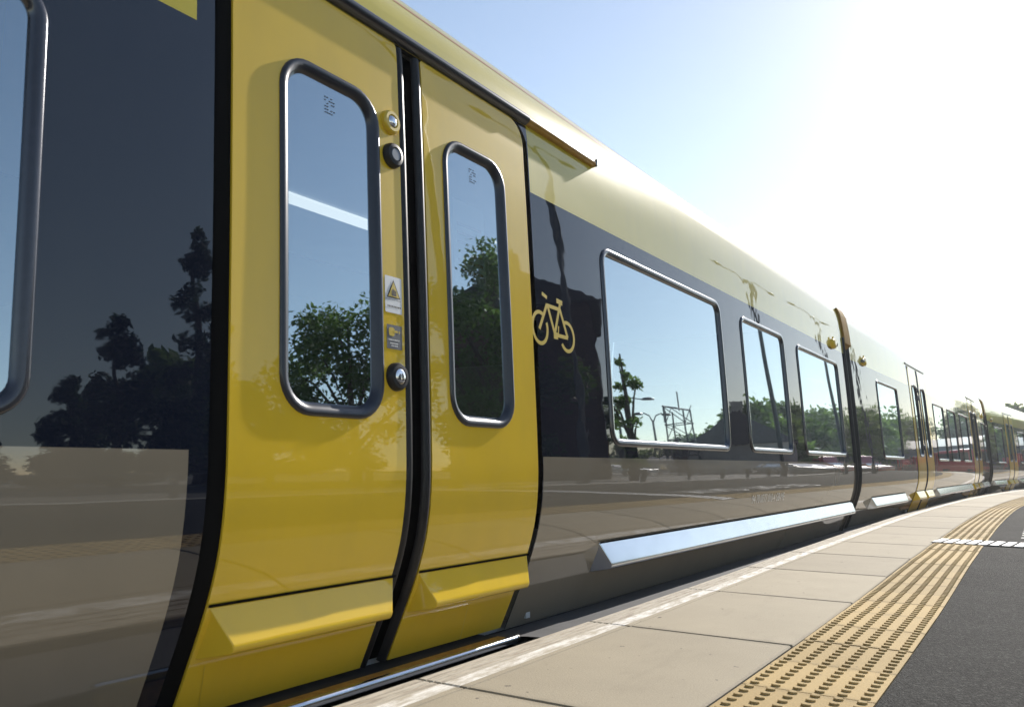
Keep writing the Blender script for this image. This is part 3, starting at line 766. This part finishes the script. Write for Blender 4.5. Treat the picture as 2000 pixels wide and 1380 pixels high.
# ------------------------------------------------------------------ surroundings seen in the train's reflections
def tree(name, label, loc, h, rad, kind='broad', leaves=5200, leafsize=.16, mat='leaf_green', seed=1, group=None):
    rr = random.Random(seed); T = empty(name, loc); tag(T, label, 'tree', group)
    mb = MB(); th = h*.62; pts = [(0, 0, -.2), (rr.uniform(-.06, .06)*h*.1, 0, th*.5), (rr.uniform(-.1, .1), rr.uniform(-.1, .1), h*.93)]
    mb.tube(pts, [h*.028, h*.02, h*.004], 9)
    clumps = []
    if kind == 'broad':
        for i in range(26):
            a = rr.uniform(0, 2*pi); zz = rr.uniform(.22, .97); prof = sin(pi*min(1, (zz-.12)/.9))**.6; q = rad*prof*sqrt(rr.random())
            c = Vector((q*cos(a), q*sin(a), h*zz)); clumps.append((c, rad*rr.uniform(.22, .42)))
            if i % 2 == 0: mb.tube([(0, 0, h*zz*.6), c*.6+Vector((0, 0, h*zz*.3)), c], [h*.010, h*.006, h*.002], 5, False)
    else:
        for i in range(60):
            zz = rr.uniform(.10, 1.0); a = rr.uniform(0, 2*pi); q = rad*(1.02-zz)**.85*rr.uniform(.35, 1.0)
            clumps.append((Vector((q*cos(a), q*sin(a), h*zz-.12*q)), rad*(.10+.22*(1.05-zz))))
    mb.build('trunk', 'bark', T)
    tot = sum(c[1]**2 for c in clumps); V = []; F = []
    for c, cr in clumps:
        for _ in range(int(leaves*cr*cr/tot)):
            d = Vector((rr.gauss(0, 1), rr.gauss(0, 1), rr.gauss(0, .8))); d.normalize(); p_ = c+d*cr*(rr.random()**.45)*rr.uniform(.8, 1.15)
            a = Vector((rr.gauss(0, 1), rr.gauss(0, 1), rr.gauss(0, 1))).normalized(); b = a.cross(Vector((rr.gauss(0, 1), rr.gauss(0, 1), rr.gauss(0, 1)))).normalized()
            s = leafsize*rr.uniform(.6, 1.25); o = len(V)
            V += [p_-a*s, p_+b*s*.5, p_+a*s, p_-b*s*.5]; F.append((o, o+1, o+2, o+3))
    me = bpy.data.meshes.new('crown'); me.from_pydata(V, [], F); me.materials.append(MATS[mat]); me.update(); link('crown', me, T)
    return T
G = 'trees mirrored in the train side'
tree('conifer_tree', 'tall pointed dark conifer mirrored beside the near black door edge', (13.0, 11.1, -.15), 7.2, 1.5, 'con', 14000, .075, 'leaf_conifer', 2, G)
tree('conifer_tree', 'lower bushy conifer mirrored left of the pointed one', (13.2, 9.3, -.15), 5.0, 1.5, 'con', 12000, .075, 'leaf_conifer', 3, G)
tree('conifer_tree', 'small round topped conifer mirrored in middle of the near dark panel', (12.4, 7.9, -.15), 3.4, 1.1, 'con', 8000, .07, 'leaf_conifer', 4, G)
tree('conifer_tree', 'slender conifer mirrored next to the near train window', (12.8, 6.4, -.15), 3.6, .9, 'con', 8000, .07, 'leaf_conifer', 14, G)
tree('leafy_tree', 'leafy green tree mirrored in the near door leaf window', (10.2, 12.6, -.15), 5.1, 1.7, 'broad', 12000, .068, 'leaf_green', 5, G)
tree('leafy_tree', 'low dense leafy tree mirrored at bottom left of the near door window', (11.6, 11.6, -.15), 3.7, 1.5, 'broad', 10000, .068, 'leaf_green', 6, G)
tree('leafy_tree', 'tall leafy tree mirrored in the far door leaf window', (9.2, 16.4, -.15), 7.2, 1.8, 'broad', 14000, .075, 'leaf_green', 7, G)
tree('leafy_tree', 'dark leafy tree mirrored right of the bicycle symbol', (8.6, 19.6, -.15), 5.6, .75, 'broad', 6000, .065, 'leaf_green', 8, G)
tree('young_tree', 'thin bright green young tree mirrored at the left of the large window', (6.6, 18.1, -.15), 4.5, .50, 'broad', 1300, .085, 'leaf_fresh', 9, G)
for i, (x, y, h, q) in enumerate([(14, 52, 5.6, 3.0), (15, 60, 6.4, 3.4), (15, 70, 6.6, 3.6), (19, 80, 8, 4.4), (18, 92, 8, 4.2), (36, 60, 2.6, 2.6), (34, 50, 2.4, 2.2), (20, 37, 2.5, 1.3), (22, 17, 6.5, 2.8)]):
    tree('leafy_tree', ['rounded tree mirrored in the narrow second window of the nearest car', 'broad tree mirrored in the third window of the nearest car', 'wide tree mirrored near the gangway joint',
         'tall tree mirrored in the second car beside its first window', 'big tree mirrored in the second car past its doors', 'far tree mirrored low in the large window', 'far tree mirrored behind the large window foot',
         'far tree mirrored low behind the bicycle symbol', 'tree mirrored behind the far door leaf'][i], (x, y, -.15), h, q, 'broad', 5200, .26, 'leaf_green' if i % 2 else 'leaf_fresh', 30+i, G)
# trees beyond the end of the train
tree('leafy_tree', 'hazy tree beyond the train roof at the right edge', (-1.2, 96, -1), 7.1, 2.6, 'broad', 5200, .3, 'leaf_green', 51, 'trees beyond the train')
tree('leafy_tree', 'small treetop just showing over the far train roof', (-4.2, 118, -1), 7.6, 1.6, 'broad', 3500, .3, 'leaf_green', 52, 'trees beyond the train')
tree('leafy_tree', 'broad tree farthest right beyond the platform curve', (4.5, 108, -1), 8.6, 4.0, 'broad', 5200, .3, 'leaf_green', 53, 'trees beyond the train')

def lamp_post(label, loc, h, arms=2, rot=0.0, reach=1.3):
    L = empty('lamp_post', loc, rot); tag(L, label, 'lamp post', 'lamp posts mirrored in the train side')
    mb = MB(); mb.tube([(0, 0, -.1), (0, 0, 1.2)], [.11, .10], 14); mb.tube([(0, 0, 1.2), (0, 0, h)], [.075, .05], 14); mb.build('pole', 'lamp_grey', L)
    for s in ((1, -1) if arms == 2 else (1,)):
        mb = MB(); mb.tube([(0, 0, h-.1), (0, s*.25, h+.25), (0, s*.7, h+.38), (0, s*reach, h+.30)], [.035, .03, .028, .026], 8); a = mb.build('arm', 'lamp_grey', L)
        mb = MB(); V = []; F = []; n = 10
        for (d, q, zz) in ((0, .05, 0), (.1, .13, .02), (.35, .16, .03), (.6, .10, .01), (.66, .03, 0)):
            for k in range(n):
                t_ = 2*pi*k/n; V.append((q*cos(t_), s*(reach-.05+d), h+.30+zz+.45*q*sin(t_)))
        for i in range(4):
            for k in range(n): F.append((i*n+k, i*n+(k+1) % n, (i+1)*n+(k+1) % n, (i+1)*n+k))
        mb.add(V, F); mb.build('lantern', 'lamp_grey', a)
lamp_post('lamp post mirrored in the yellow of the far door leaf', (4.9, 8.9, -.15), 8.5, 2, 0)
lamp_post('lamp post mirrored above the bicycle symbol', (5.4, 13.4, -.15), 8.0, 2, 0)
lamp_post('double armed lamp post mirrored over the second window of the nearest car', (4.75, 23.8, -.1), 6.6, 2, 0, 2.2)
lamp_post('double armed lamp post mirrored by the third window of the nearest car', (5.0, 33.0, -.1), 7.2, 2, 0, 2.2)
lamp_post('thin distant lamp post mirrored at the foot of the large window', (13.5, 32.0, -.15), 4.6, 1, .6)
lamp_post('distant lamp post mirrored near the middle of the large window foot', (14.5, 38.0, -.15), 4.4, 2, .3, .8)

def house(name, label, loc, rz, L, D, h, rh, wall, roof='roof_slate', wn_=3):
    B = empty(name, loc, rz); tag(B, label, 'building')
    mb = MB(); mb.box((-D/2, -L/2, -.3), (D/2, L/2, h)); mb.build('wall', wall, B)
    mb = MB(); e = .3
    mb.add([(-D/2-e, -L/2-e, h+.003), (D/2+e, -L/2-e, h+.003), (D/2+e, L/2+e, h+.003), (-D/2-e, L/2+e, h+.003), (0, -L/2-e, h+rh), (0, L/2+e, h+rh)], [(0, 3, 2, 1), (0, 1, 4), (1, 2, 5, 4), (2, 3, 5), (3, 0, 4, 5)])
    rf = mb.build('roof', roof, B)
    mb = MB(); mb.box((-.3, -L*.3, h+rh*.4), (.3, -L*.3+.7, h+rh+.7)); mb.build('chimney', wall, rf)
    for k in range(wn_):
        y = -L/2+L*(k+.5)/wn_
        f = MB(); f.box((-D/2-.05, y-.55, h*.35), (-D/2+.02, y+.55, h*.75)); q = f.build('window', 'painted_white', B)
        for j in (-1, 1):
            g = MB(); g.box((-D/2-.056, y+j*.26-.22, h*.35+.07), (-D/2-.045, y+j*.26+.22, h*.75-.07)); g.build('pane', 'car_glass', q)
    f = MB(); f.box((-D/2-.04, -L/2+.3, -.1), (-D/2+.02, -L/2+1.25, 2.0)); f.build('door', 'brown_strip', B)
house('station_building', 'dark brick station building mirrored behind the bicycle symbol', (10.6, 20.2, -.15), radians(-28), 4.6, 4.0, 6.0, 1.2, 'brick_wall', wn_=2)
house('house', 'grey roofed house mirrored between the large and second windows', (14.5, 51.0, -.15), radians(-15), 6.0, 6.0, 3.2, 2.2, 'render_wall')
house('house', 'long low house mirrored in the windows of the second car', (22, 74, -.15), radians(-8), 16.0, 8.0, 3.4, 2.4, 'brick_wall', wn_=6)
house('depot_building', 'blue grey depot building mirrored low in the far cars', (22, 96, -1), radians(82), 34.0, 8.0, 4.6, 1.0, 'grey_cladding', wn_=9)

# lattice gantry mirrored low in the large window
gq = empty('lattice_mast', (11.6, 34.0, -.15)); tag(gq, 'lattice mast mirrored at the lower right of the large window', 'mast')
mb = MB()
for sx in (-.5, .5):
    for sy in (-.5, .5): mb.tube([(sx, sy, 0), (sx*.8, sy*.8, 4.3)], .035, 6)
for k in range(5):
    z = .5+k*.8
    for s in (-.45, .45): mb.tube([(-.45, s, z), (.45, s, z+.8)], .02, 5); mb.tube([(s, -.45, z), (s, .45, z+.8)], .02, 5)
    for s in (-.46, .46): mb.tube([(-.46, s, z), (.46, s, z)], .02, 5); mb.tube([(s, -.46, z), (s, .46, z)], .02, 5)
mb.build('lattice', 'lamp_grey', gq)
mb = MB(); mb.tube([(0, -1.6, 4.4), (0, 1.4, 4.4)], .04, 6); mb.tube([(0, -1.5, 4.4), (0, -1.5, 3.7)], .05, 6); mb.tube([(0, .2, 4.3), (0, .2, 5.2)], .03, 6); mb.build('crossbar', 'lamp_grey', gq)

# fence along the car park side of the platform
fn = empty('post_and_rail_fence', (0, 0, 0)); tag(fn, 'grey steel post and rail fence mirrored along the back of the platform', 'fence')
mb = MB(); mb.box((-.03, -.03, -.2), (.03, .03, .62)); pm = None
for k in range(26):
    Y = 2.0+2.4*k; x, y = plat(Y, 4.55)
    if pm is None: o = mb.build('post', 'fence_steel', fn); pm = o.data; o.location = (x, y, 0)
    else: link('post', pm, fn, (x, y, 0))
for z in (.56, .26):
    strip('rail', [(4.535, z), (4.565, z), (4.565, z+.035), (4.535, z+.035)], [2.0+2.4*k for k in range(26)], 'fence_steel', fn, closed=True)

def parked_car(name, label, loc, rz, mat, van=False):
    K = empty(name, loc, rz); tag(K, label, 'van' if van else 'car', 'vehicles mirrored in the far cars of the train')
    if van: side = [(-2.3, .3), (-2.3, 1.0), (-2.1, 2.05), (-1.9, 2.15), (1.0, 2.15), (1.6, 1.25), (2.25, 1.05), (2.35, .7), (2.35, .3)]
    else: side = [(-2.1, .3), (-2.15, .75), (-2.0, .95), (-1.75, 1.02), (-1.15, 1.42), (-.2, 1.48), (.45, 1.40), (1.1, .98), (1.95, .85), (2.12, .65), (2.12, .3)]
    hw = .95 if van else .86; V = []; n = len(side); F = []
    for s, ins in ((-1, 0), (1, 0)):
        for y, z in side:
            tuck = .14*max(0, (z-.95)/.55) if not van else .08*max(0, (z-1.1)); V.append((s*(hw-tuck), y, z))
    for k in range(n): F.append((k, (k+1) % n, n+(k+1) % n, n+k))
    F += [tuple(reversed(range(n))), tuple(range(n, 2*n))]
    mb = MB(); mb.add(V, F); o = mb.build('body', mat, K, sharp=30); bv = o.modifiers.new('bevel', 'BEVEL'); bv.width = .05; bv.segments = 3; bv.limit_method = 'ANGLE'; bv.angle_limit = radians(25)
    zt, zb_ = (1.95, 1.3) if van else (1.38, 1.0); ylo, yhi = (.2, 1.2) if van else (-1.1, .62)
    for s in (-1, 1):
        mb = MB(); t0 = hw+.006-(.14*max(0, (zb_-.95)/.55) if not van else .02); t1 = hw+.006-(.14*(zt-.95)/.55 if not van else .07)
        mb.add([(s*t0, ylo-.15, zb_), (s*t0, yhi+.2, zb_), (s*t1, yhi-.25, zt), (s*t1, ylo+.1, zt)], [(0, 1, 2, 3)]); mb.build('window', 'car_glass', K)
        for y in (-1.3, 1.35):
            mb = MB(); mb.tube([(s*(hw-.2), y, .31), (s*(hw+.01), y, .31)], .31, 18); q = mb.build('wheel', 'tyre', K)
            mb = MB(); mb.tube([(s*(hw-.0), y, .31), (s*(hw+.018), y, .31)], .19, 14); mb.build('rim', 'chrome', q)
        mb = MB(); mb.box((s*.62-.16, (2.33 if van else 2.08), .62), (s*.62+.16, (2.37 if van else 2.135), .76)); mb.build('headlight', 'headlight', K)
    mb = MB(); yb_, yt = (1.62, 1.05) if van else (1.1, .47)
    mb.add([(-hw*.82, yb_+.012, zb_-.02), (hw*.82, yb_+.012, zb_-.02), (hw*.74, yt+.02, zt+.02), (-hw*.74, yt+.02, zt+.02)], [(0, 1, 2, 3)]); mb.build('windscreen', 'car_glass', K)
parked_car('parked_car', 'grey car mirrored in the first wide window past the second car doors', (9.0, 40.5, -.15), radians(112), 'grey_car_paint')
parked_car('parked_car', 'red car mirrored in the middle windows of the second car', (9.8, 46.5, -.15), radians(112), 'red_car_paint')
parked_car('parked_van', 'red van mirrored in the last windows of the second car', (11.0, 54.0, -.15), radians(110), 'red_car_paint', True)
parked_car('parked_van', 'red van mirrored across the far gangway joint', (12.6, 60.5, -.15), radians(112), 'red_car_paint', True)
parked_car('parked_car', 'red car mirrored in the third train car', (14.5, 68.0, -.15), radians(110), 'red_car_paint')
parked_car('parked_car', 'white car parked far back behind the fence', (16.0, 36.0, -.15), radians(100), 'white_car_paint')

# red works wagons standing on the curve beyond the train, and the tree line behind them
for i, Y in enumerate((66.0, 76.5, 87.0)):
    a_ = head(Y) if Y < 74 else head(73.5); ex = E(min(Y, 74))+(max(0, Y-74))*math.tan(a_)
    W_ = empty('works_wagon', (ex-1.45, Y, -.87), -a_)
    tag(W_, ['red works wagon mirrored in the second car, nearest of the three', 'middle red works wagon mirrored about the far gangway joint', 'farthest red works wagon mirrored in the third car'][i], 'wagon', 'red works wagons on the curve')
    mb = MB(); mb.box((-1.25, -4.6, .75), (1.25, 4.6, 1.75)); o = mb.build('body', 'red_car_paint', W_); bv = o.modifiers.new('bevel', 'BEVEL'); bv.width = .04
    mb = MB(); mb.box((-1.15, -4.4, 1.755), (1.15, -1.6, 3.1)); o = mb.build('cab', 'red_car_paint', W_); bv = o.modifiers.new('bevel', 'BEVEL'); bv.width = .12; bv.segments = 3
    mb = MB(); mb.box((-.85, -4.425, 2.25), (.85, -4.395, 2.9)); mb.build('cab_window', 'car_glass', o)
    mb = MB(); mb.box((-1.0, -1.4, 1.755), (1.0, 4.3, 2.35)); mb.build('load_cover', 'grey_car_paint', W_)
    mb = MB(); mb.box((-1.0, -4.3, .45), (1.0, 4.3, .745)); mb.build('chassis', 'under_grey', W_)
    for yy in (-3.2, 3.2):
        for s_ in (-1, 1):
            mb = MB(); mb.tube([(s_*.65, yy, .42), (s_*.79, yy, .42)], .42, 18); mb.build('wheel', 'under_grey', W_)
    for s_ in (-1, 1):
        mb = MB(); mb.tube([(s_*.7, -4.6, 1.0), (s_*.7, -4.95, 1.0)], [.06, .06], 10); mb.tube([(s_*.7, -4.95, 1.0), (s_*.7, -5.0, 1.0)], .2, 14); mb.build('buffer', 'under_grey', W_)
for i, (x, y, h, q) in enumerate([(7, 118, 9, 4.2), (13, 112, 10, 4.4), (19, 116, 9, 4.2), (25, 110, 9.5, 4.4), (32, 112, 9, 4.2), (39, 106, 9, 4.4), (46, 100, 8.5, 4.2)]):
    tree('leafy_tree', ['first', 'second', 'third', 'fourth', 'fifth', 'sixth', 'last'][i]+' tree of the far tree line mirrored in the rear train cars', (x, y, -1), h, q, 'broad', 4200, .34, 'leaf_green' if i % 2 else 'leaf_fresh', 70+i, 'far tree line mirrored in the train')

# ------------------------------------------------------------------ haze volume added for lens veil and fading distance
mb = MB(); mb.box((-160, -120, -2.2), (160, 170, 26)); hz = mb.build('haze', 'void_black')
hm = bpy.data.materials.new('haze_air'); hm.use_nodes = True; hn = hm.node_tree; hn.nodes.clear()
ho = hn.nodes.new('ShaderNodeOutputMaterial'); hv = hn.nodes.new('ShaderNodeVolumePrincipled')
hv.inputs['Color'].default_value = (.93, .96, 1, 1); hv.inputs['Density'].default_value = .0011; hv.inputs['Anisotropy'].default_value = .35
hn.links.new(hv.outputs[0], ho.inputs['Volume']); hz.data.materials.clear(); hz.data.materials.append(hm); hz['kind'] = 'stuff'
